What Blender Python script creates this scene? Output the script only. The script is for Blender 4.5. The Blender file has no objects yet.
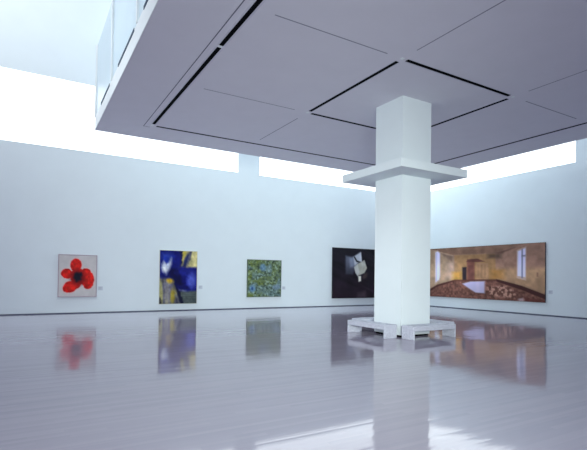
import bpy, bmesh, math, random
import numpy as np
from mathutils import Vector, Matrix

random.seed(4)
COL = bpy.context.scene.collection

# ------------------------------------------------------------------ helpers
def lin(c):
    def f(v):
        v /= 255.0
        return v / 12.92 if v <= 0.04045 else ((v + 0.055) / 1.055) ** 2.4
    return tuple(f(v) for v in c[:3]) + (1.0,)

def add_box(bm, x0, x1, y0, y1, z0, z1):
    vs = [bm.verts.new((x, y, z)) for z in (z0, z1) for y in (y0, y1) for x in (x0, x1)]
    for f in ((0, 2, 3, 1), (4, 5, 7, 6), (0, 1, 5, 4), (2, 6, 7, 3), (0, 4, 6, 2), (1, 3, 7, 5)):
        bm.faces.new([vs[i] for i in f])
    return vs

def obj(name, bm, mat, parent=None, loc=None, bevel=0.0, segs=2, smooth=False):
    me = bpy.data.meshes.new(name)
    bmesh.ops.recalc_face_normals(bm, faces=bm.faces[:])
    if bevel > 0:
        bmesh.ops.bevel(bm, geom=bm.edges[:], offset=bevel, segments=segs, profile=0.6, affect='EDGES', clamp_overlap=True)
    bm.to_mesh(me); bm.free()
    if mat: me.materials.append(mat)
    if smooth:
        for p in me.polygons: p.use_smooth = True
    o = bpy.data.objects.new(name, me)
    COL.objects.link(o)
    if loc: o.location = loc
    if parent: o.parent = parent
    return o

def boxes(*bs):
    bm = bmesh.new()
    for b in bs: add_box(bm, *b)
    return bm

def tag(o, label, cat, group=None):
    o['label'] = label; o['category'] = cat
    if group: o['group'] = group
    return o

def thing(name, loc, label, cat, group=None):
    o = bpy.data.objects.new(name, None); COL.objects.link(o)
    o.empty_display_size = 0.2; o.location = loc
    return tag(o, label, cat, group)

def struct(name, bm, mat, **k):
    o = obj(name, bm, mat, **k); o['kind'] = 'structure'; return o

# ------------------------------------------------------------------ materials
def mat(name, col, rough=0.6, spec=0.3, noise=0.0, scale=4.0, metal=0.0):
    m = bpy.data.materials.new(name); m.use_nodes = True
    nt = m.node_tree; b = nt.nodes['Principled BSDF']
    b.inputs['Roughness'].default_value = rough
    b.inputs['Specular IOR Level'].default_value = spec
    b.inputs['Metallic'].default_value = metal
    c = lin(col)
    if noise > 0:
        tc = nt.nodes.new('ShaderNodeTexCoord')
        n = nt.nodes.new('ShaderNodeTexNoise'); n.inputs['Scale'].default_value = scale
        n.inputs['Detail'].default_value = 4
        r = nt.nodes.new('ShaderNodeValToRGB')
        r.color_ramp.elements[0].position = 0.3; r.color_ramp.elements[1].position = 0.7
        r.color_ramp.elements[0].color = tuple(v * (1 - noise) for v in c[:3]) + (1,)
        r.color_ramp.elements[1].color = tuple(min(1, v * (1 + noise)) for v in c[:3]) + (1,)
        nt.links.new(tc.outputs['Object'], n.inputs['Vector'])
        nt.links.new(n.outputs['Fac'], r.inputs['Fac'])
        nt.links.new(r.outputs['Color'], b.inputs['Base Color'])
    else:
        b.inputs['Base Color'].default_value = c
    return m

M_WALL = mat('wall_paint', (228, 237, 241), 0.8, 0.15, 0.012, 1.5)
M_SOFFIT = mat('soffit_paint', (224, 222, 230), 0.75, 0.15, 0.012, 2.0)
M_COLUMN = mat('column_paint', (228, 236, 239), 0.75, 0.15, 0.01, 2.0)
M_FASCIA = mat('fascia_paint', (236, 241, 242), 0.7, 0.2, 0.01, 2.0)
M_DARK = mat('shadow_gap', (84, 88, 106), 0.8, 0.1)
M_SLOT = mat('slot_black', (9, 9, 13), 0.9, 0.05)
M_FLANGE = mat('slot_flange', (214, 213, 223), 0.7, 0.15)
M_JOINT = mat('panel_joint', (142, 141, 155), 0.8, 0.1)
M_SLIT = mat('fascia_slit', (74, 88, 106), 0.8, 0.1)
M_CARD = mat('caption_card', (206, 213, 222), 0.7, 0.15)
M_CARDTEXT = mat('caption_ink', (180, 188, 200), 0.8, 0.1)
M_FR_PINK = mat('frame_grey_pink', (176, 160, 170), 0.5, 0.3)
M_FR_PALE = mat('frame_pale', (205, 205, 195), 0.5, 0.3)
M_FR_DARK = mat('frame_dark', (40, 40, 46), 0.5, 0.3)
M_FR_OLIVE = mat('frame_olive', (92, 104, 92), 0.5, 0.3)

def mat_speckle():
    m = mat('speckled_stone', (188, 190, 204), 0.45, 0.4)
    nt = m.node_tree; b = nt.nodes['Principled BSDF']
    tc = nt.nodes.new('ShaderNodeTexCoord')
    n = nt.nodes.new('ShaderNodeTexVoronoi'); n.inputs['Scale'].default_value = 70
    r = nt.nodes.new('ShaderNodeValToRGB')
    r.color_ramp.elements[0].color = lin((168, 170, 186)); r.color_ramp.elements[0].position = 0.1
    r.color_ramp.elements[1].color = lin((208, 210, 222)); r.color_ramp.elements[1].position = 0.75
    nt.links.new(tc.outputs['Object'], n.inputs['Vector'])
    nt.links.new(n.outputs['Color'], r.inputs['Fac'])
    nt.links.new(r.outputs['Color'], b.inputs['Base Color'])
    return m
M_STONE = mat_speckle()

def mat_window():
    m = bpy.data.materials.new('backlit_window'); m.use_nodes = True
    nt = m.node_tree; b = nt.nodes['Principled BSDF']
    b.inputs['Base Color'].default_value = lin((240, 240, 236))
    b.inputs['Roughness'].default_value = 0.6
    tc = nt.nodes.new('ShaderNodeTexCoord')
    n = nt.nodes.new('ShaderNodeTexNoise'); n.inputs['Scale'].default_value = 1.2
    r = nt.nodes.new('ShaderNodeValToRGB')
    r.color_ramp.elements[0].color = (0.84, 0.94, 1.0, 1); r.color_ramp.elements[0].position = 0.3
    r.color_ramp.elements[1].color = (0.90, 0.97, 1.0, 1); r.color_ramp.elements[1].position = 0.7
    nt.links.new(tc.outputs['Object'], n.inputs['Vector'])
    nt.links.new(n.outputs['Fac'], r.inputs['Fac'])
    nt.links.new(r.outputs['Color'], b.inputs['Emission Color'])
    b.inputs['Emission Strength'].default_value = WINDOW_POWER
    return m
WINDOW_POWER = 1.95
M_WINDOW = mat_window()

def mat_glass():
    # frosted pale blue glass balustrade
    m = mat('frosted_glass', (204, 222, 232), 0.35, 0.5, 0.03, 0.8)
    b = m.node_tree.nodes['Principled BSDF']
    b.inputs['Transmission Weight'].default_value = 0.0
    b.inputs['Subsurface Weight'].default_value = 0.0
    return m
M_GLASS = mat_glass()

def mat_floor():
    m = bpy.data.materials.new('polished_wood_strip'); m.use_nodes = True
    nt = m.node_tree; L = nt.links; N = nt.nodes
    b = N['Principled BSDF']
    geo = N.new('ShaderNodeNewGeometry')
    sep = N.new('ShaderNodeSeparateXYZ'); L.new(geo.outputs['Position'], sep.inputs[0])
    def math_(op, a, bb=None):
        n = N.new('ShaderNodeMath'); n.operation = op
        for i, v in enumerate((a, bb)):
            if v is None: continue
            if isinstance(v, (int, float)): n.inputs[i].default_value = v
            else: L.new(v, n.inputs[i])
        return n.outputs[0]
    row = math_('FLOOR', math_('DIVIDE', sep.outputs['Y'], 0.062))
    rn = N.new('ShaderNodeTexWhiteNoise'); rn.noise_dimensions = '1D'; L.new(row, rn.inputs['W'])
    off = math_('MULTIPLY', rn.outputs['Value'], 1.9)
    cell = math_('FLOOR', math_('DIVIDE', math_('ADD', sep.outputs['X'], off), 1.9))
    cmb = N.new('ShaderNodeCombineXYZ'); L.new(row, cmb.inputs[0]); L.new(cell, cmb.inputs[1])
    wn = N.new('ShaderNodeTexWhiteNoise'); wn.noise_dimensions = '2D'; L.new(cmb.outputs[0], wn.inputs['Vector'])
    # plank colour with a fine grain along X
    mp = N.new('ShaderNodeMapping'); mp.inputs['Scale'].default_value = (1.2, 30, 1)
    L.new(geo.outputs['Position'], mp.inputs['Vector'])
    gn = N.new('ShaderNodeTexNoise'); gn.inputs['Scale'].default_value = 1.0; gn.inputs['Detail'].default_value = 3
    L.new(mp.outputs[0], gn.inputs['Vector'])
    mixv = math_('ADD', math_('MULTIPLY', wn.outputs['Value'], 0.6), math_('MULTIPLY', gn.outputs['Fac'], 0.4))
    r = N.new('ShaderNodeValToRGB')
    r.color_ramp.elements[0].color = lin(FLOOR_DARK); r.color_ramp.elements[0].position = 0.1
    r.color_ramp.elements[1].color = lin(FLOOR_LIGHT); r.color_ramp.elements[1].position = 0.9
    L.new(mixv, r.inputs['Fac']); L.new(r.outputs['Color'], b.inputs['Base Color'])
    # every plank lies very slightly askew, and is cupped a little across its width
    sub = N.new('ShaderNodeVectorMath'); sub.operation = 'SUBTRACT'; sub.inputs[1].default_value = (0.5, 0.5, 0.5)
    L.new(wn.outputs['Color'], sub.inputs[0])
    sc = N.new('ShaderNodeVectorMath'); sc.operation = 'MULTIPLY'; sc.inputs[1].default_value = (0.002, 0.017, 0)
    L.new(sub.outputs[0], sc.inputs[0])
    fr = math_('SUBTRACT', math_('FRACT', math_('DIVIDE', sep.outputs['Y'], 0.062)), 0.5)
    cup = math_('MULTIPLY', fr, 0.014)
    mp2 = N.new('ShaderNodeMapping'); mp2.inputs['Scale'].default_value = (0.5, 1.6, 1)
    L.new(geo.outputs['Position'], mp2.inputs['Vector'])
    wv = N.new('ShaderNodeTexNoise'); wv.inputs['Scale'].default_value = 1.0
    L.new(mp2.outputs[0], wv.inputs['Vector'])
    wave = math_('MULTIPLY', math_('SUBTRACT', wv.outputs['Fac'], 0.5), 0.012)
    cy = N.new('ShaderNodeCombineXYZ'); L.new(math_('ADD', cup, wave), cy.inputs[1])
    a1 = N.new('ShaderNodeVectorMath'); a1.operation = 'ADD'
    L.new(sc.outputs[0], a1.inputs[0]); L.new(cy.outputs[0], a1.inputs[1])
    a2 = N.new('ShaderNodeVectorMath'); a2.operation = 'ADD'
    L.new(a1.outputs[0], a2.inputs[0]); L.new(geo.outputs['Normal'], a2.inputs[1])
    nn = N.new('ShaderNodeVectorMath'); nn.operation = 'NORMALIZE'; L.new(a2.outputs[0], nn.inputs[0])
    L.new(nn.outputs[0], b.inputs['Normal'])
    b.inputs['Roughness'].default_value = 0.065
    b.inputs['IOR'].default_value = 1.5
    b.inputs['Specular IOR Level'].default_value = 0.6
    return m
FLOOR_DARK, FLOOR_LIGHT = (157, 150, 165), (166, 158, 172)
M_FLOOR = mat_floor()

def mat_picture(name, rough=0.5):
    m = bpy.data.materials.new(name); m.use_nodes = True
    nt = m.node_tree; b = nt.nodes['Principled BSDF']
    a = nt.nodes.new('ShaderNodeAttribute'); a.attribute_name = 'Paint'
    nt.links.new(a.outputs['Color'], b.inputs['Base Color'])
    b.inputs['Roughness'].default_value = rough
    b.inputs['Specular IOR Level'].default_value = 0.15
    return m

# ------------------------------------------------------------------ dimensions (metres)
YW, XW = 19.11, 18.89            # the two walls
HC = 6.15                        # underside of the square canopy
SX0, SX1, SY0, SY1 = 1.852, 15.70, 2.15, 15.84
ST = 6.57                        # top of its edge band
WZ0, WZ1 = 6.235, 8.83           # clerestory windows
WALL_H = 16.0
X_MIN, Y_MIN = -7.0, -7.0

# ------------------------------------------------------------------ room shell
struct('floor', boxes((X_MIN, XW + .4, Y_MIN, YW + .4, -0.3, 0.0)), M_FLOOR)
T = 0.4
G0, G1, GE = 8.27, 9.36, 18.55
struct('wall_left', boxes(
    (X_MIN, XW + T, YW, YW + T, 0, WZ0), (X_MIN, XW + T, YW, YW + T, WZ1, WALL_H),
    (G0, G1, YW, YW + T, WZ0, WZ1), (GE, XW + T, YW, YW + T, WZ0, WZ1)), M_WALL)
RY0, RY1 = 9.88, 18.75
struct('wall_right', boxes(
    (XW, XW + T, Y_MIN, YW - .002, 0, WZ0), (XW, XW + T, Y_MIN, YW - .002, WZ1, WALL_H),
    (XW, XW + T, Y_MIN, RY0, WZ0, WZ1), (XW, XW + T, RY1, YW - .002, WZ0, WZ1)), M_WALL)
D = 0.03
def window(name, axis, a, b):
    if axis == 'x': w = boxes((a, b, YW + D, YW + D + .03, WZ0, WZ1))
    else: w = boxes((XW + D, XW + D + .03, a, b, WZ0, WZ1))
    return struct(name, w, M_WINDOW)
window('window_1', 'x', X_MIN, G0)
window('window_2', 'x', G1, GE)
window('window_3', 'y', RY0, RY1)
struct('gap_shade_left', boxes((X_MIN, XW - .012, YW - .012, YW - .001, 0.0, 0.034)), M_DARK)  # dark strips painted in for the shade of the gap at the wall foot
struct('gap_shade_right', boxes((XW - .012, XW - .001, Y_MIN, YW - .012, 0.0, 0.034)), M_DARK)

# square canopy over the column: the ceiling of the low part of the hall
ceiling = struct('ceiling', boxes((SX0, SX1, SY0, SY1, HC, ST)), M_SOFFIT)
fb = 0.012
fas = struct('trim_1', boxes((SX0 - fb, SX0 - .001, SY0, SY1 + fb, HC, ST)), M_FASCIA)
struct('trim_2', boxes((SX0, SX1, SY1 + .001, SY1 + fb, HC, ST)), M_FASCIA)
struct('trim_3', boxes((SX1 + .001, SX1 + fb, SY0, SY1 + fb, HC, ST)), M_FASCIA)

# thin panel joints in the soffit
IL, IR, IN, IF = 6.79, 10.60, 7.08, 10.83     # inner slot square
M_JOINT_DARK = mat('panel_joint_dark', (110, 110, 124), 0.8, 0.1)
def joint(x0, x1, y0, y1, m=M_JOINT):
    o = obj('panel_joint', boxes((x0, x1, y0, y1, HC - .003, HC + .01)), m, ceiling)
    return o
j = 0.012
OL, OR, OF = 3.31, 14.17, 14.37
for y in (IN, IF):
    joint(OL + .42, IL - .42, y - j, y + j)
    if y == IN: joint(IR + .55, OR - .6, y - j, y + j)
for x in (IL, IR):
    joint(x - j, x + j, SY0 + .6, IN - .42)
    if x == IL: joint(x - j, x + j, IF + .55, OF - .5)
joint(OL - .235, OL - .215, SY0 + .5, OF + .2, M_JOINT_DARK)
joint(OL - .215, OL - .03, OF + .18, OF + .2)

# black linear slots in the soffit
def slot(x0, x1, y0, y1, label, along, group):
    cx, cy = (x0 + x1) / 2, (y0 + y1) / 2
    t = thing('ceiling_slot', (cx, cy, HC), label, 'ceiling slot', group)
    obj('slot_opening', boxes((x0 - cx, x1 - cx, y0 - cy, y1 - cy, -.006, .004)), M_SLOT, t)
    e = .045
    if along == 'x': fr = [(x0, x1, y0 - e, y0 - .002), (x0, x1, y1 + .002, y1 + e)]
    else: fr = [(x0 - e, x0 - .002, y0, y1), (x1 + .002, x1 + e, y0, y1)]
    for a in fr:
        obj('flange', boxes((a[0] - cx, a[1] - cx, a[2] - cy, a[3] - cy, -.003, .003)), M_FLANGE, t)
    return t
s = 0.045
gI, gO = 'slots in a square around the column', 'long slots near the edge of the ceiling'
slot(IL - s, IL + s, IN + .15, IF - .13, 'black ceiling slot on the left front side of the square around the column', 'y', gI)
slot(IL + .13, IR - .15, IN - s, IN + s, 'black ceiling slot on the right front side of the square around the column', 'x', gI)
slot(IL + .13, IR - .13, IF - s, IF + s, 'black ceiling slot on the left back side of the square, partly behind the column', 'x', gI)
slot(IR - s, IR + s, IN + .15, IF - .13, 'black ceiling slot on the right back side of the square, partly behind the column', 'y', gI)
slot(OL - s, OL + s, 8.70, OF - .17, 'long black ceiling slot parallel to the glass balustrade, running to the far left corner', 'y', gO)
slot(OL - s, OL + s, 3.0, 8.60, 'thick black ceiling slot at the top left, nearest to the camera', 'y', gO)
slot(OL + .13, OR - .15, OF - s, OF + s, 'long thin black ceiling slot above the wall of four pictures', 'x', gO)
slot(OR - s, OR + s, 3.0, OF - .15, 'long thin black ceiling slot along the right wall side', 'y', gO)
# pale corner plates between the inner slots and at the break in the outer one
def plate(x, y, label):
    o = obj('ceiling_slot_plate', boxes((-.04, .04, -.04, .04, -.006, .004)), M_FASCIA, None, (x, y, HC), .003, 1)
    tag(o, label, 'ceiling fitting', 'pale fittings between ceiling slots')
plate(IL, IN, 'tiny pale square plate at the nearest corner of the slot square')
plate(IR, IN, 'tiny pale square plate at the right corner of the slot square')
plate(IL, IF, 'tiny pale square plate at the left corner of the slot square')
plate(OL, 8.65, 'tiny pale plate in the break of the thick slot at the top left')
plate(OL, OF, 'tiny pale plate at the far left corner of the long slots')

# frosted glass balustrade along the left edge of the canopy
PZ = 8.88
edges = [SY1, 12.65, 9.47, 6.29, 3.11]
names = ['frosted glass balustrade panel at the far corner of the ceiling slab',
         'frosted glass balustrade panel between two pale seams, second from the far corner',
         'frosted glass balustrade panel cut by the top of the photo, third from the far corner',
         'frosted glass balustrade panel nearest to the camera above the slab edge']
SL = [(-.55, .8), (-.4, .95), (0, .95), (0, .95)]
for i in range(3):
    y1, y0 = edges[i] - .02, edges[i + 1] + .02
    cy = (y0 + y1) / 2; hl = (y1 - y0) / 2
    t = thing('balustrade_panel', (SX0 + .03, cy, ST), names[i], 'balustrade', 'frosted glass balustrade panels on the slab edge')
    obj('glass_pane', boxes((-.012, .012, -hl, hl, 0.0, PZ - ST)), M_GLASS, t)
    obj('seam_strip', boxes((-.06, .02, hl - .06, hl + .035, 0.0, PZ - ST + .01)), M_FASCIA, t)
    # dark slit in the edge band below the pane
    obj('slit', boxes((-.052, -.042, SL[i][0] - SL[i][1], SL[i][0] + SL[i][1], -.04, .03)), M_SLIT, t)
# ------------------------------------------------------------------ column
CX, CY, CW = 8.178, 8.492, 1.023
cc = (CX + CW / 2, CY + CW / 2)
col = thing('column', (cc[0], cc[1], 0), 'white square column with a flat projecting collar, rising from the benches to the ceiling', 'column')
h = CW / 2
KZ0, KZ1, KA = 4.127, 4.333, 0.645
obj('lower_shaft', boxes((-h, h, -h, h, 0.05, KZ0)), M_COLUMN, col)
obj('upper_shaft', boxes((-h, h, -h, h, KZ1, HC - .001)), M_COLUMN, col)
obj('collar', boxes((-h - KA, h + KA, -h - KA, h + KA, KZ0, KZ1)), M_COLUMN, col, None, .006, 1)
obj('base_recess', boxes((-h + .03, h - .03, -h + .03, h - .03, 0.0, 0.05)), M_SLOT, col)

# ------------------------------------------------------------------ benches around the column
BH, BT, BD, BP = 0.335, 0.125, 0.41, 0.05
def bench(loc, rz, length, label):
    t = thing('bench', loc, label, 'bench', 'speckled grey benches around the column')
    t.rotation_euler.z = rz
    obj('seat', boxes((-length / 2, length / 2, -BD / 2, BD / 2, BH - BT, BH)), M_STONE, t, None, .018, 3)
    for sx in (-1, 1):
        x0, x1 = sorted((sx * (length / 2), sx * (length / 2 - BP)))
        obj('end_panel', boxes((x0 + .001, x1 - .001, -BD / 2 + .003, BD / 2 - .003, 0.0, BH - BT + .004)), M_STONE, t, None, .005, 1)
    return t
bench((7.83, 9.23, 0), math.pi / 2, 1.50, 'grey speckled bench along the left front face of the column')
bench((8.81, 8.145, 0), 0, 1.50, 'grey speckled bench along the right front face of the column')
bench((8.86, 10.21, 0), 0, 1.50, 'grey speckled bench behind the column, only its left end showing')
bench((9.85, 9.15, 0), math.pi / 2, 1.50, 'grey speckled bench behind the column, only its right end showing')

# ------------------------------------------------------------------ pictures
def canvas(W, H, nx):
    ny = max(8, int(round(nx * H / W)))
    u = (np.arange(nx + 1)) / nx; v = (np.arange(ny + 1)) / ny
    U, V = np.meshgrid(u, v)
    return U, V
def fnoise(U, V, sx, sy, seed, octv=3):
    rng = np.random.RandomState(seed); out = np.zeros_like(U); amp = 1.0; tot = 0
    for o in range(octv):
        gx, gy = int(sx * 2 ** o) + 2, int(sy * 2 ** o) + 2
        g = rng.rand(gy + 1, gx + 1)
        x = np.clip(U, 0, 1) * (gx - 1); y = np.clip(V, 0, 1) * (gy - 1)
        i = np.floor(x).astype(int); k = np.floor(y).astype(int); fx = x - i; fy = y - k
        fx = fx * fx * (3 - 2 * fx); fy = fy * fy * (3 - 2 * fy)
        out += amp * ((g[k, i] * (1 - fx) + g[k, i + 1] * fx) * (1 - fy) + (g[k + 1, i] * (1 - fx) + g[k + 1, i + 1] * fx) * fy)
        tot += amp; amp *= 0.55
    return out / tot
def col3(c): return np.array(c, float)
def blend(img, mask, c):
    m = np.clip(mask, 0, 1)[..., None]
    return img * (1 - m) + (c if isinstance(c, np.ndarray) and c.ndim == 3 else col3(c)) * m
def ell(U, V, cx, cy, rx, ry, rot=0, soft=0.12, wob=None):
    a = math.radians(rot); dx, dy = U - cx, V - cy
    x = (dx * math.cos(a) + dy * math.sin(a)) / rx; y = (-dx * math.sin(a) + dy * math.cos(a)) / ry
    d = np.sqrt(x * x + y * y)
    if wob is not None: d = d + wob
    return np.clip((1 - d) / soft + 0.5, 0, 1)
def poly(U, V, pts, soft=0.008):
    P = np.array(pts, float); n = len(P); inside = np.zeros(U.shape, bool); dist = np.full(U.shape, 9.0)
    for i in range(n):
        a, b = P[i], P[(i + 1) % n]
        c = ((a[1] > V) != (b[1] > V)) & (U < (b[0] - a[0]) * (V - a[1]) / (b[1] - a[1] + 1e-12) + a[0])
        inside ^= c
        ab = b - a; t = np.clip(((U - a[0]) * ab[0] + (V - a[1]) * ab[1]) / (ab @ ab + 1e-12), 0, 1)
        dist = np.minimum(dist, np.hypot(U - a[0] - t * ab[0], V - a[1] - t * ab[1]))
    sd = np.where(inside, dist, -dist)
    return np.clip(sd / soft + 0.5, 0, 1)
def shade(img, n, amt): return img * (1 + amt * (n - 0.5)[..., None] * 2)

def picture(name, label, wall, a, b, top, bot, nx, paint, frame_mat, fw, group, part_name='print', frame_name='frame'):
    W, H = abs(b - a), top - bot
    mid = (a + b) / 2
    if wall == 'L':
        base = (mid, YW, bot); rot = 0
    else:
        base = (XW, mid, bot); rot = -math.pi / 2     # local -y faces the room
    t = thing(name, base, label, 'picture', group)
    t.rotation_euler.z = rot
    dp = 0.05
    U, V = canvas(W, H, nx)
    img = np.clip(paint(U, V, W, H), 0, 255)
    me = bpy.data.meshes.new(part_name)
    ny, nxx = U.shape
    iw, ih = W - 2 * fw, H - 2 * fw
    verts = [(-iw / 2 + U[r, c] * iw, -dp, fw + (1 - V[r, c]) * ih) for r in range(ny) for c in range(nxx)]
    faces = [(r * nxx + c, (r + 1) * nxx + c, (r + 1) * nxx + c + 1, r * nxx + c + 1) for r in range(ny - 1) for c in range(nxx - 1)]
    me.from_pydata(verts, [], faces)
    at = me.color_attributes.new('Paint', 'FLOAT_COLOR', 'POINT')
    s = img.reshape(-1, 3) / 255.0
    l = np.where(s <= 0.04045, s / 12.92, ((s + 0.055) / 1.055) ** 2.4)
    at.data.foreach_set('color', np.concatenate([l, np.ones((len(l), 1))], 1).astype(np.float32).ravel())
    me.materials.append(mat_picture(name + '_' + part_name))
    o = bpy.data.objects.new(part_name, me); COL.objects.link(o); o.parent = t
    f = max(fw, .004)
    obj(frame_name, boxes((-W / 2, W / 2, -dp - .012, -.002, 0, f), (-W / 2, W / 2, -dp - .012, -.002, H - f, H),
        (-W / 2, -W / 2 + f, -dp - .012, -.002, f, H - f), (W / 2 - f, W / 2, -dp - .012, -.002, f, H - f)), frame_mat, t)
    obj('backing', boxes((-W / 2 + f, W / 2 - f, -dp + .004, -.004, f, H - f)), frame_mat, t)
    return t

def p_poppy(U, V, W, H):
    n = fnoise(U, V, 6, 6, 3); n2 = fnoise(U, V, 14, 14, 9)
    img = np.zeros(U.shape + (3,)) + col3((204, 199, 199))
    img = shade(img, n, 0.05)
    wob = (n2 - .5) * .22
    pet = [(.45, .24, .15, .17, 0), (.21, .45, .155, .12, 8), (.765, .58, .18, .235, -8), (.73, .40, .13, .085, 8),
           (.30, .77, .20, .14, -14), (.46, .68, .15, .13, -30), (.5, .52, .2, .22, 0)]
    halo = np.zeros(U.shape); m = np.zeros(U.shape)
    for cx, cy, rx, ry, r in pet:
        halo = np.maximum(halo, ell(U, V, cx, cy, rx + .03, ry + .03, r, .2, wob))
        m = np.maximum(m, ell(U, V, cx, cy, rx, ry, r, .1, wob))
    img = blend(img, halo * .55, (232, 190, 186))
    red = np.zeros(U.shape + (3,)) + col3((214, 28, 24)); red = shade(red, n2, .35)
    img = blend(img, m, red)
    for cx, cy, rx, ry, r in pet[:5]:
        img = blend(img, ell(U, V, cx, cy, rx * .55, ry * .55, r, .8) * .35, (214, 40, 26))
    img = blend(img, ell(U, V, .5, .54, .19, .18, 0, .8) * .8, (96, 6, 20))
    img = blend(img, poly(U, V, [(.41, .44), (.47, .41), (.53, .43), (.60, .41), (.62, .48), (.58, .53), (.60, .60), (.53, .62), (.46, .66), (.43, .60), (.39, .55)], .06), (14, 12, 36))
    return img
def p_blue(U, V, W, H):
    n = fnoise(U, V, 5, 4, 5); st = fnoise(U, V, 16, 2, 8); fine = fnoise(U, V, 14, 18, 2); bl = fnoise(U, V, 5, 6, 77)
    U0, V0 = U, V
    U = U + (fine - .5) * .05; V = V + (bl - .5) * .06
    img = np.zeros(U.shape + (3,)) + col3((104, 104, 108))
    # lower left: vertical streaks of yellow, grey and violet
    img = blend(img, np.clip((st - .45) * 6, 0, 1) * .8, (170, 164, 100))
    img = blend(img, np.clip((.43 - st) * 7, 0, 1) * .7, (46, 44, 66))
    img = blend(img, ell(U, V, .22, .74, .12, .26, 4, .8) * .7, (140, 136, 156))
    img = blend(img, ell(U, V, .27, .55, .09, .07, 0, .9), (214, 176, 48))
    img = blend(img, poly(U, V, [(-.03, .55), (.05, .6), (.08, .88), (-.03, .9)], .06) * .8, (176, 172, 116))
    img = blend(img, poly(U, V, [(-.03, .86), (.04, .88), (.05, 1.03), (-.03, 1.03)], .05), (36, 36, 52))
    img = blend(img, ell(U, V, .35, .86, .06, .12, 0, .9) * .9, (168, 150, 54))
    # lower right grey green with fine lines
    img = blend(img, poly(U, V, [(.5, .76), (1.05, .76), (1.05, 1.05), (.62, 1.05)], .06), (84, 94, 92))
    img = blend(img, poly(U, V, [(.5, .76), (1.05, .76), (1.05, 1.05), (.62, 1.05)], .06) * (np.sin(V0 * 190) > .3) * .35, (48, 54, 62))
    img = blend(img, poly(U, V, [(.42, .66), (.50, .70), (.68, 1.05), (.57, 1.05)], .04), (22, 24, 50))
    # upper right: yellow ground and dark leaves
    img = blend(img, poly(U, V, [(.52, -.05), (1.05, -.05), (1.05, .31), (.55, .31)], .03), (176, 168, 116))
    img = blend(img, poly(U, V, [(.86, -.05), (1.05, -.05), (1.05, .31), (.84, .31)], .05), (220, 208, 146))
    img = blend(img, poly(U, V, [(.60, -.05), (.72, -.05), (.62, .18), (.6, .24)], .03) * .8, (216, 196, 70))
    img = blend(img, poly(U, V, [(.72, .05), (.86, .0), (.80, .16), (.68, .31), (.58, .31)], .05), (36, 44, 96))
    img = blend(img, poly(U, V, [(.78, .02), (.84, .06), (.76, .28), (.70, .3)], .05) * .7, (120, 118, 120))
    img = blend(img, poly(U, V, [(.5, -.05), (.6, -.05), (.59, .2), (.56, .32), (.48, .31)], .04), (26, 28, 64))
    # blue petals
    img = blend(img, ell(U, V, .22, .22, .33, .30, -10, .25), (24, 30, 128))
    img = blend(img, poly(U, V, [(-.05, -.05), (.5, -.05), (.56, .14), (.48, .3), (.3, .5), (.1, .52), (-.05, .42)], .08), (18, 24, 112))
    img = blend(img, poly(U, V, [(.38, .36), (.6, .30), (1.05, .30), (1.05, .75), (.8, .78), (.55, .76), (.40, .62)], .05), (16, 20, 112))
    img = blend(img, ell(U, V, .40, .44, .20, .11, 25, .7), (10, 12, 70))
    img = blend(img, ell(U, V, .70, .40, .24, .07, 0, .9) * .6, (36, 46, 150))
    img = blend(img, ell(U, V, .86, .56, .12, .15, 10, 1.0) * .8, (92, 106, 204))
    img = blend(img, ell(U, V, .50, .62, .13, .13, 0, .9) * .9, (8, 10, 56))
    img = blend(img, ell(U, V, .62, .73, .10, .04, 15, .9) * .6, (190, 196, 214))
    img = blend(img, ell(U, V, .62, .70, .16, .05, 10, .6), (12, 16, 84))
    img = blend(img, ell(U, V, .20, .12, .16, .08, 0, 1.0) * .7, (50, 76, 180))
    img = blend(img, poly(U, V, [(.04, .27), (.12, .19), (.18, .24), (.30, .13), (.30, .24), (.24, .36), (.16, .46), (.06, .36)], .07), (196, 204, 226))
    img = blend(img, poly(U, V, [(.08, .30), (.16, .28), (.18, .36), (.14, .42), (.08, .37)], .06), (232, 234, 238))
    img = blend(img, ell(U, V, .17, .17, .07, .05, 30, .8), (30, 52, 160))
    return shade(img, fine, .22)
def p_green(U, V, W, H):
    a = fnoise(U, V, 5, 5, 21); b = fnoise(U, V, 16, 16, 22); c = fnoise(U, V, 22, 22, 27, 2); d = fnoise(U, V, 4, 4, 33)
    img = np.zeros(U.shape + (3,)) + col3((104, 122, 84))
    img = blend(img, np.clip((a - .48 + .25 * (.5 - U)) * 5, 0, 1) * .8, (112, 128, 62))
    img = blend(img, np.clip((d - .5 + .3 * (V - .5) + .15 * (U - .5)) * 6, 0, 1) * .55, (112, 140, 168))
    img = blend(img, np.clip((b - .56) * 8, 0, 1) * .5, (150, 172, 170))
    img = blend(img, np.clip((.43 - c) * 8, 0, 1) * .8, (52, 66, 58))
    img = blend(img, ell(U, V, .45, .2, .1, .1, 0, .6) * .7, (100, 138, 180))
    img = blend(img, ell(U, V, .15, .78, .09, .1, 0, .6) * .8, (110, 150, 190))
    img = blend(img, ell(U, V, .88, .74, .12, .07, 0, .6) * .7, (126, 150, 178))
    img = blend(img, ell(U, V, .14, .78, .035, .04, 0, .5), (50, 80, 130))
    return shade(img, b, .2)
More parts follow.
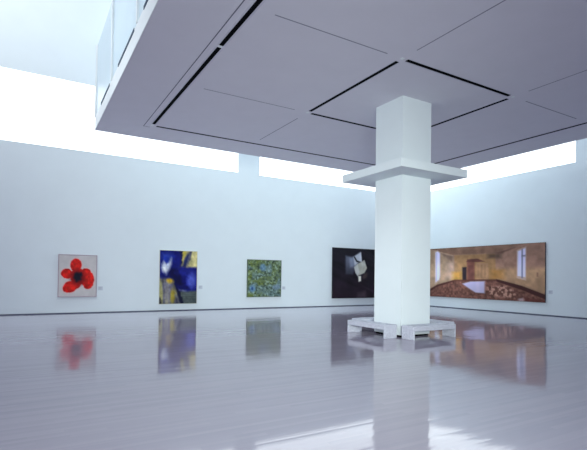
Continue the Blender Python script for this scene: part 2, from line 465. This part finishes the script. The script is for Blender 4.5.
def p_dark(U, V, W, H):
    U = U * W / 2.679
    a = fnoise(U, V, 6, 6, 41); st = fnoise(U * .5 + V * .5, V - U * .4 + .4, 3, 14, 43)
    img = np.zeros(U.shape + (3,)) + col3((30, 27, 36))
    img = blend(img, np.clip(V * 1.2 - .45, 0, 1) * .8, (50, 34, 46))
    img = shade(img, st, .35)
    img = blend(img, poly(U, V, [(.309, .15), (.481, .173), (.679, .062), (.709, .268), (.559, .394), (.485, .535), (.313, .52)], .05) * np.clip(1.1 - V * 1.4, 0, 1), (120, 128, 148))
    img = blend(img, poly(U, V, [(.492, .173), (.694, .062), (.72, .257), (.608, .291), (.533, .352)], .02), (206, 212, 222))
    img = blend(img, poly(U, V, [(.4, .19), (.5, .17), (.54, .34), (.5, .38), (.42, .38)], .06) * .7, (150, 160, 182))
    img = blend(img, poly(U, V, [(.505, .169), (.537, .155), (.598, .236), (.72, .27), (.716, .30), (.577, .27)], .015), (46, 50, 58))
    img = blend(img, poly(U, V, [(.522, .375), (.608, .31), (.783, .222), (.851, .386), (.787, .489), (.612, .554), (.559, .493)], .02), (192, 192, 178))
    img = blend(img, poly(U, V, [(.522, .375), (.608, .31), (.66, .474), (.612, .554), (.559, .493)], .02), (216, 218, 212))
    img = blend(img, poly(U, V, [(.70, .29), (.79, .25), (.81, .33), (.72, .42)], .03) * .6, (214, 214, 208))
    img = blend(img, poly(U, V, [(.623, .554), (.698, .554), (.701, .657), (.638, .676)], .02), (234, 232, 218))
    img = blend(img, ell(U, V, .8, .55, .08, .05, -40, .9) * .5, (110, 92, 84))
    img = blend(img, poly(U, V, [(.615, .901), (.817, .859), (.847, 1.003), (.593, 1.0)], .08) * .6, (92, 78, 86))
    return shade(img, a, .15)
def p_room(U, V, W, H):
    a = fnoise(U, V, 24, 10, 51); b = fnoise(U, V, 60, 26, 52, 2); st = fnoise(U, V, 10, 5, 55)
    S = .012
    img = np.zeros(U.shape + (3,)) + col3((150, 124, 98))
    img = blend(img, poly(U, V, [(.6, .10), (1.05, -.02), (1.05, .9), (.834, .744), (.641, .63)], S), (150, 122, 96))
    img = blend(img, poly(U, V, [(.632, .42), (1.05, .42), (1.05, .92), (.834, .75), (.641, .64)], .1) * .8, (170, 144, 100))
    img = blend(img, poly(U, V, [(-.05, -.033), (.017, -.001), (.247, .14), (.616, .14), (.88, -.02), (-.05, -.05)], S), (128, 102, 78))
    img = blend(img, poly(U, V, [(.3, -.02), (.86, -.02), (.7, .06), (.3, .05)], .05) * .5, (150, 124, 98))
    img = blend(img, poly(U, V, [(.266, .152), (.632, .152), (.641, .634), (.268, .662)], S), (158, 128, 82))
    img = blend(img, poly(U, V, [(-.05, -.033), (.017, .0), (.257, .156), (.268, .662), (.096, .768), (.022, .87), (-.045, .936)], S), (164, 144, 108))
    img = blend(img, poly(U, V, [(.13, .10), (.25, .17), (.25, .3), (.2, .22)], .03) * .7, (104, 86, 72))
    img = blend(img, poly(U, V, [(.2, .3), (.262, .3), (.262, .6), (.2, .62)], .08) * .5, (176, 156, 138))
    img = blend(img, poly(U, V, [(.249, .489), (.335, .489), (.336, .646), (.249, .65)], .05) * .8, (180, 142, 62))
    img = blend(img, poly(U, V, [(.6, .45), (.7, .45), (.7, .62), (.6, .62)], .06) * .7, (176, 132, 60))
    img = blend(img, poly(U, V, [(.471, .317), (.574, .324), (.576, .638), (.473, .642)], S), (166, 136, 94))
    for k in range(3):
        img = blend(img, poly(U, V, [(.482 + k * .03, .35), (.494 + k * .03, .35), (.494 + k * .03, .6), (.482 + k * .03, .6)], .012) * .4, (128, 98, 66))
    img = blend(img, poly(U, V, [(.344, .395), (.384, .391), (.384, .666), (.347, .674)], S), (48, 42, 44))
    img = blend(img, poly(U, V, [(.386, .273), (.457, .277), (.459, .662), (.387, .666)], S), (124, 84, 66))
    img = blend(img, poly(U, V, [(.40, .36), (.445, .36), (.446, .66), (.40, .66)], S) * .5, (94, 62, 54))
    img = blend(img, poly(U, V, [(.381, .293), (.391, .242), (.481, .234), (.545, .293), (.481, .301)], S), (98, 64, 54))
    img = blend(img, poly(U, V, [(.566, .156), (.68, .148), (.68, .238), (.566, .238)], .05) * .85, (84, 70, 54))
    img = blend(img, poly(U, V, [(.62, .14), (.70, .10), (.80, .04), (.78, .07), (.68, .16)], .02) * .8, (96, 74, 58))
    img = shade(img, a, .16)
    # windows
    img = blend(img, poly(U, V, [(.065, .05), (.098, .03), (.128, .09), (.13, .58), (.117, .68), (.068, .75)], S) * .6, (190, 180, 160))
    img = blend(img, poly(U, V, [(.074, .08), (.098, .056), (.12, .10), (.12, .572), (.112, .65), (.077, .70)], S), (216, 222, 232))
    img = blend(img, poly(U, V, [(.083, .08), (.09, .08), (.09, .68), (.083, .68)], .008) * .7, (150, 156, 166))
    img = blend(img, poly(U, V, [(.800, .11), (.868, .05), (.868, .64), (.80, .60)], S) * .7, (196, 186, 164))
    img = blend(img, poly(U, V, [(.807, .13), (.863, .08), (.863, .58), (.806, .56)], S), (206, 214, 226))
    img = blend(img, poly(U, V, [(.834, .10), (.845, .085), (.845, .60), (.835, .60)], .008), (116, 124, 136))
    img = blend(img, poly(U, V, [(.834, .20), (.866, .19), (.866, .225), (.834, .23)], .008) * .8, (120, 124, 132))
    img = blend(img, poly(U, V, [(.944, .50), (.952, .50), (.952, .57), (.944, .57)], .01) * .7, (104, 74, 60))
    # floor
    fl = np.zeros(U.shape + (3,)) + col3((120, 86, 68)); fl = shade(fl, b, .36)
    img = blend(img, poly(U, V, [(-.045, .936), (.022, .87), (.096, .768), (.268, .658), (.641, .63), (.834, .744), (1.0, .889), (1.05, 1.05), (-.045, 1.046)], S), fl)
    img = blend(img, poly(U, V, [(.641, .619), (.834, .728), (1.02, .884), (1.02, .965), (.834, .80), (.641, .664)], S), (70, 44, 38))
    img = blend(img, poly(U, V, [(.0, .865), (.096, .748), (.268, .645), (.269, .677), (.096, .791), (.0, .925)], S), (78, 50, 42))
    img = blend(img, poly(U, V, [(.268, .64), (.641, .62), (.641, .66), (.268, .68)], S) * .7, (86, 56, 44))
    img = blend(img, poly(U, V, [(.344, .72), (.419, .674), (.546, .662), (.545, .889), (.464, .881), (.40, .80)], .02), (190, 192, 204))
    img = blend(img, poly(U, V, [(.47, .67), (.50, .67), (.50, .88), (.47, .88)], .02) * .4, (214, 210, 214))
    deb = np.clip((b - .5) * 8, 0, 1)
    img = blend(img, poly(U, V, [(.568, .768), (.713, .74), (.804, .842), (.775, .948), (.568, .936)], .04) * deb, (196, 160, 128))
    img = blend(img, poly(U, V, [(.812, .96), (.848, .94), (.863, 1.007), (.812, 1.015)], .02) * .8, (206, 190, 178))
    img = blend(img, poly(U, V, [(.86, .93), (1.02, .97), (1.02, 1.03), (.86, 1.03)], .03) * .6, (90, 48, 40))
    light = .86 + .5 * np.exp(-((U - .28) / .2) ** 2) * np.exp(-((V - .55) / .35) ** 2) * .35 + .14 * np.exp(-((V - .52) / .25) ** 2)
    return img * light[..., None] * np.array([1.18, 1.11, 1.22])

gP = 'large pictures on the gallery walls'
picture('framed_picture', 'picture of a red poppy flower on a pale ground, leftmost on the wall', 'L', 1.043, 2.389, 2.231, .623, 60, p_poppy, M_FR_PINK, .03, gP)
picture('framed_picture', 'tall picture of deep blue petals with yellow, between poppy and green pictures', 'L', 4.780, 6.401, 2.545, .283, 60, p_blue, M_FR_PALE, .015, gP)
picture('framed_picture', 'small squarish picture of speckled green and blue foliage', 'L', 8.781, 10.564, 2.272, .529, 70, p_green, M_FR_OLIVE, .02, gP)
picture('framed_picture', 'large near black picture with white block shapes, just left of the column', 'L', 13.571, 16.75, 3.034, .409, 90, p_dark, M_FR_DARK, .012, gP)
picture('framed_picture', 'very wide picture of a derelict ochre hall, right of the column', 'R', 17.50, 11.073, 3.087, .538, 200, p_room, M_FR_DARK, .004, gP)

# caption cards beside the pictures
def card(wall, p, z, label):
    if wall == 'L': loc = (p, YW - .001, z); rot = 0
    else: loc = (XW - .001, p, z); rot = -math.pi / 2
    t = thing('picture_caption', loc, label, 'caption card', 'caption cards beside the pictures')
    t.rotation_euler.z = rot
    obj('card', boxes((-.085, .085, -.006, 0, -.075, .075)), M_CARD, t)
    obj('ink_lines', boxes(*[(-.065, e, -.0075, -.0058, zz, zz + .012) for e, zz in ((.03, .035), (.055, .01), (.02, -.015), (.04, -.04))]), M_CARDTEXT, t)
card('L', 2.53, .95, 'small pale caption card right of the red poppy picture')
card('L', 6.58, .99, 'small pale caption card right of the tall blue picture')
card('L', 10.74, .95, 'small pale caption card right of the green foliage picture')
card('R', 10.87, .99, 'small pale caption card right of the wide derelict hall picture')

# ------------------------------------------------------------------ light
w = bpy.data.worlds.new('sky'); bpy.context.scene.world = w; w.use_nodes = True
bg = w.node_tree.nodes['Background']
# daylight is stronger on the open (left) side of the building than on the right
nt = w.node_tree
wtc = nt.nodes.new('ShaderNodeTexCoord')
wdot = nt.nodes.new('ShaderNodeVectorMath'); wdot.operation = 'DOT_PRODUCT'
wdot.inputs[1].default_value = (-0.80, 0.25, 0.55)
nt.links.new(wtc.outputs['Generated'], wdot.inputs[0])
wmr = nt.nodes.new('ShaderNodeMapRange'); wmr.inputs['From Min'].default_value = -0.6; wmr.inputs['From Max'].default_value = 1.0
nt.links.new(wdot.outputs['Value'], wmr.inputs['Value'])
wr = nt.nodes.new('ShaderNodeValToRGB')
wr.color_ramp.elements[0].color = (0.11, 0.12, 0.30, 1); wr.color_ramp.elements[1].color = (0.88, 0.93, 1.16, 1)
nt.links.new(wmr.outputs['Result'], wr.inputs['Fac']); nt.links.new(wr.outputs['Color'], bg.inputs['Color'])
bg.inputs['Strength'].default_value = 0.49

def area(name, loc, target, sx, sy, power, color, spread=180):
    l = bpy.data.lights.new(name, 'AREA'); l.shape = 'RECTANGLE'; l.size = sx; l.size_y = sy
    l.energy = power; l.color = color; l.spread = math.radians(spread)
    o = bpy.data.objects.new(name, l); COL.objects.link(o); o.location = loc
    d = Vector(target) - Vector(loc); o.rotation_euler = d.to_track_quat('-Z', 'Y').to_euler()
    return o

COOL = (0.82, 0.93, 1.0)
area('far_wall_fill', (10.5, 17.4, 13.0), (10.5, 18.3, 0), 13, 2.2, 830, (0.72, 0.92, 1.0))  # added lamp over the far void, brightens the walls below
area('upper_left_fill', (-2.5, 12.0, 13.5), (-2.0, 19.1, 11.5), 6, 3, 620, (0.94, 0.99, 0.96))  # added lamp, lifts only the upper left wall
area('front_fill', (-1.2, -3.6, 3.0), (8.0, 13.0, 0.9), 5, 3, 325, (0.86, 0.95, 0.90), 62)  # unseen fill lamp added behind the camera to light column and walls
area('slab_edge_fill', (-6.5, 9.0, 11.0), (1.85, 10.5, 7.6), 4, 2, 55, (0.92, 1.0, 1.0), 50)  # fill lamp added to whiten the slab edge and balustrade

# ------------------------------------------------------------------ camera (level view camera with a vertical shift)
F, SY, YAW, PITCH, ROLL = 453.967, 44.109, 0.53307, 0.01666, -0.01264
cd = bpy.data.cameras.new('camera'); cam = bpy.data.objects.new('camera', cd); COL.objects.link(cam)
fw = Vector((math.sin(YAW) * math.cos(PITCH), math.cos(YAW) * math.cos(PITCH), math.sin(PITCH)))
rr = Vector((math.cos(YAW), -math.sin(YAW), 0)); uu = rr.cross(fw)
r2 = rr * math.cos(ROLL) - uu * math.sin(ROLL); u2 = uu * math.cos(ROLL) + rr * math.sin(ROLL)
m = Matrix((r2, u2, -fw)).transposed().to_4x4(); m.translation = (0, 0, 1.5)
cam.matrix_world = m
cd.sensor_width = 36.0; cd.lens = F / 587 * 36; cd.shift_y = SY / 587
cd.clip_start = 0.05; cd.clip_end = 200
bpy.context.scene.camera = cam

sc = bpy.context.scene
sc.view_settings.view_transform = 'Standard'
sc.view_settings.look = 'None'
sc.view_settings.exposure = 0.0
sc.cycles.use_denoising = True
sc.cycles.max_bounces = 8
sc.cycles.diffuse_bounces = 6
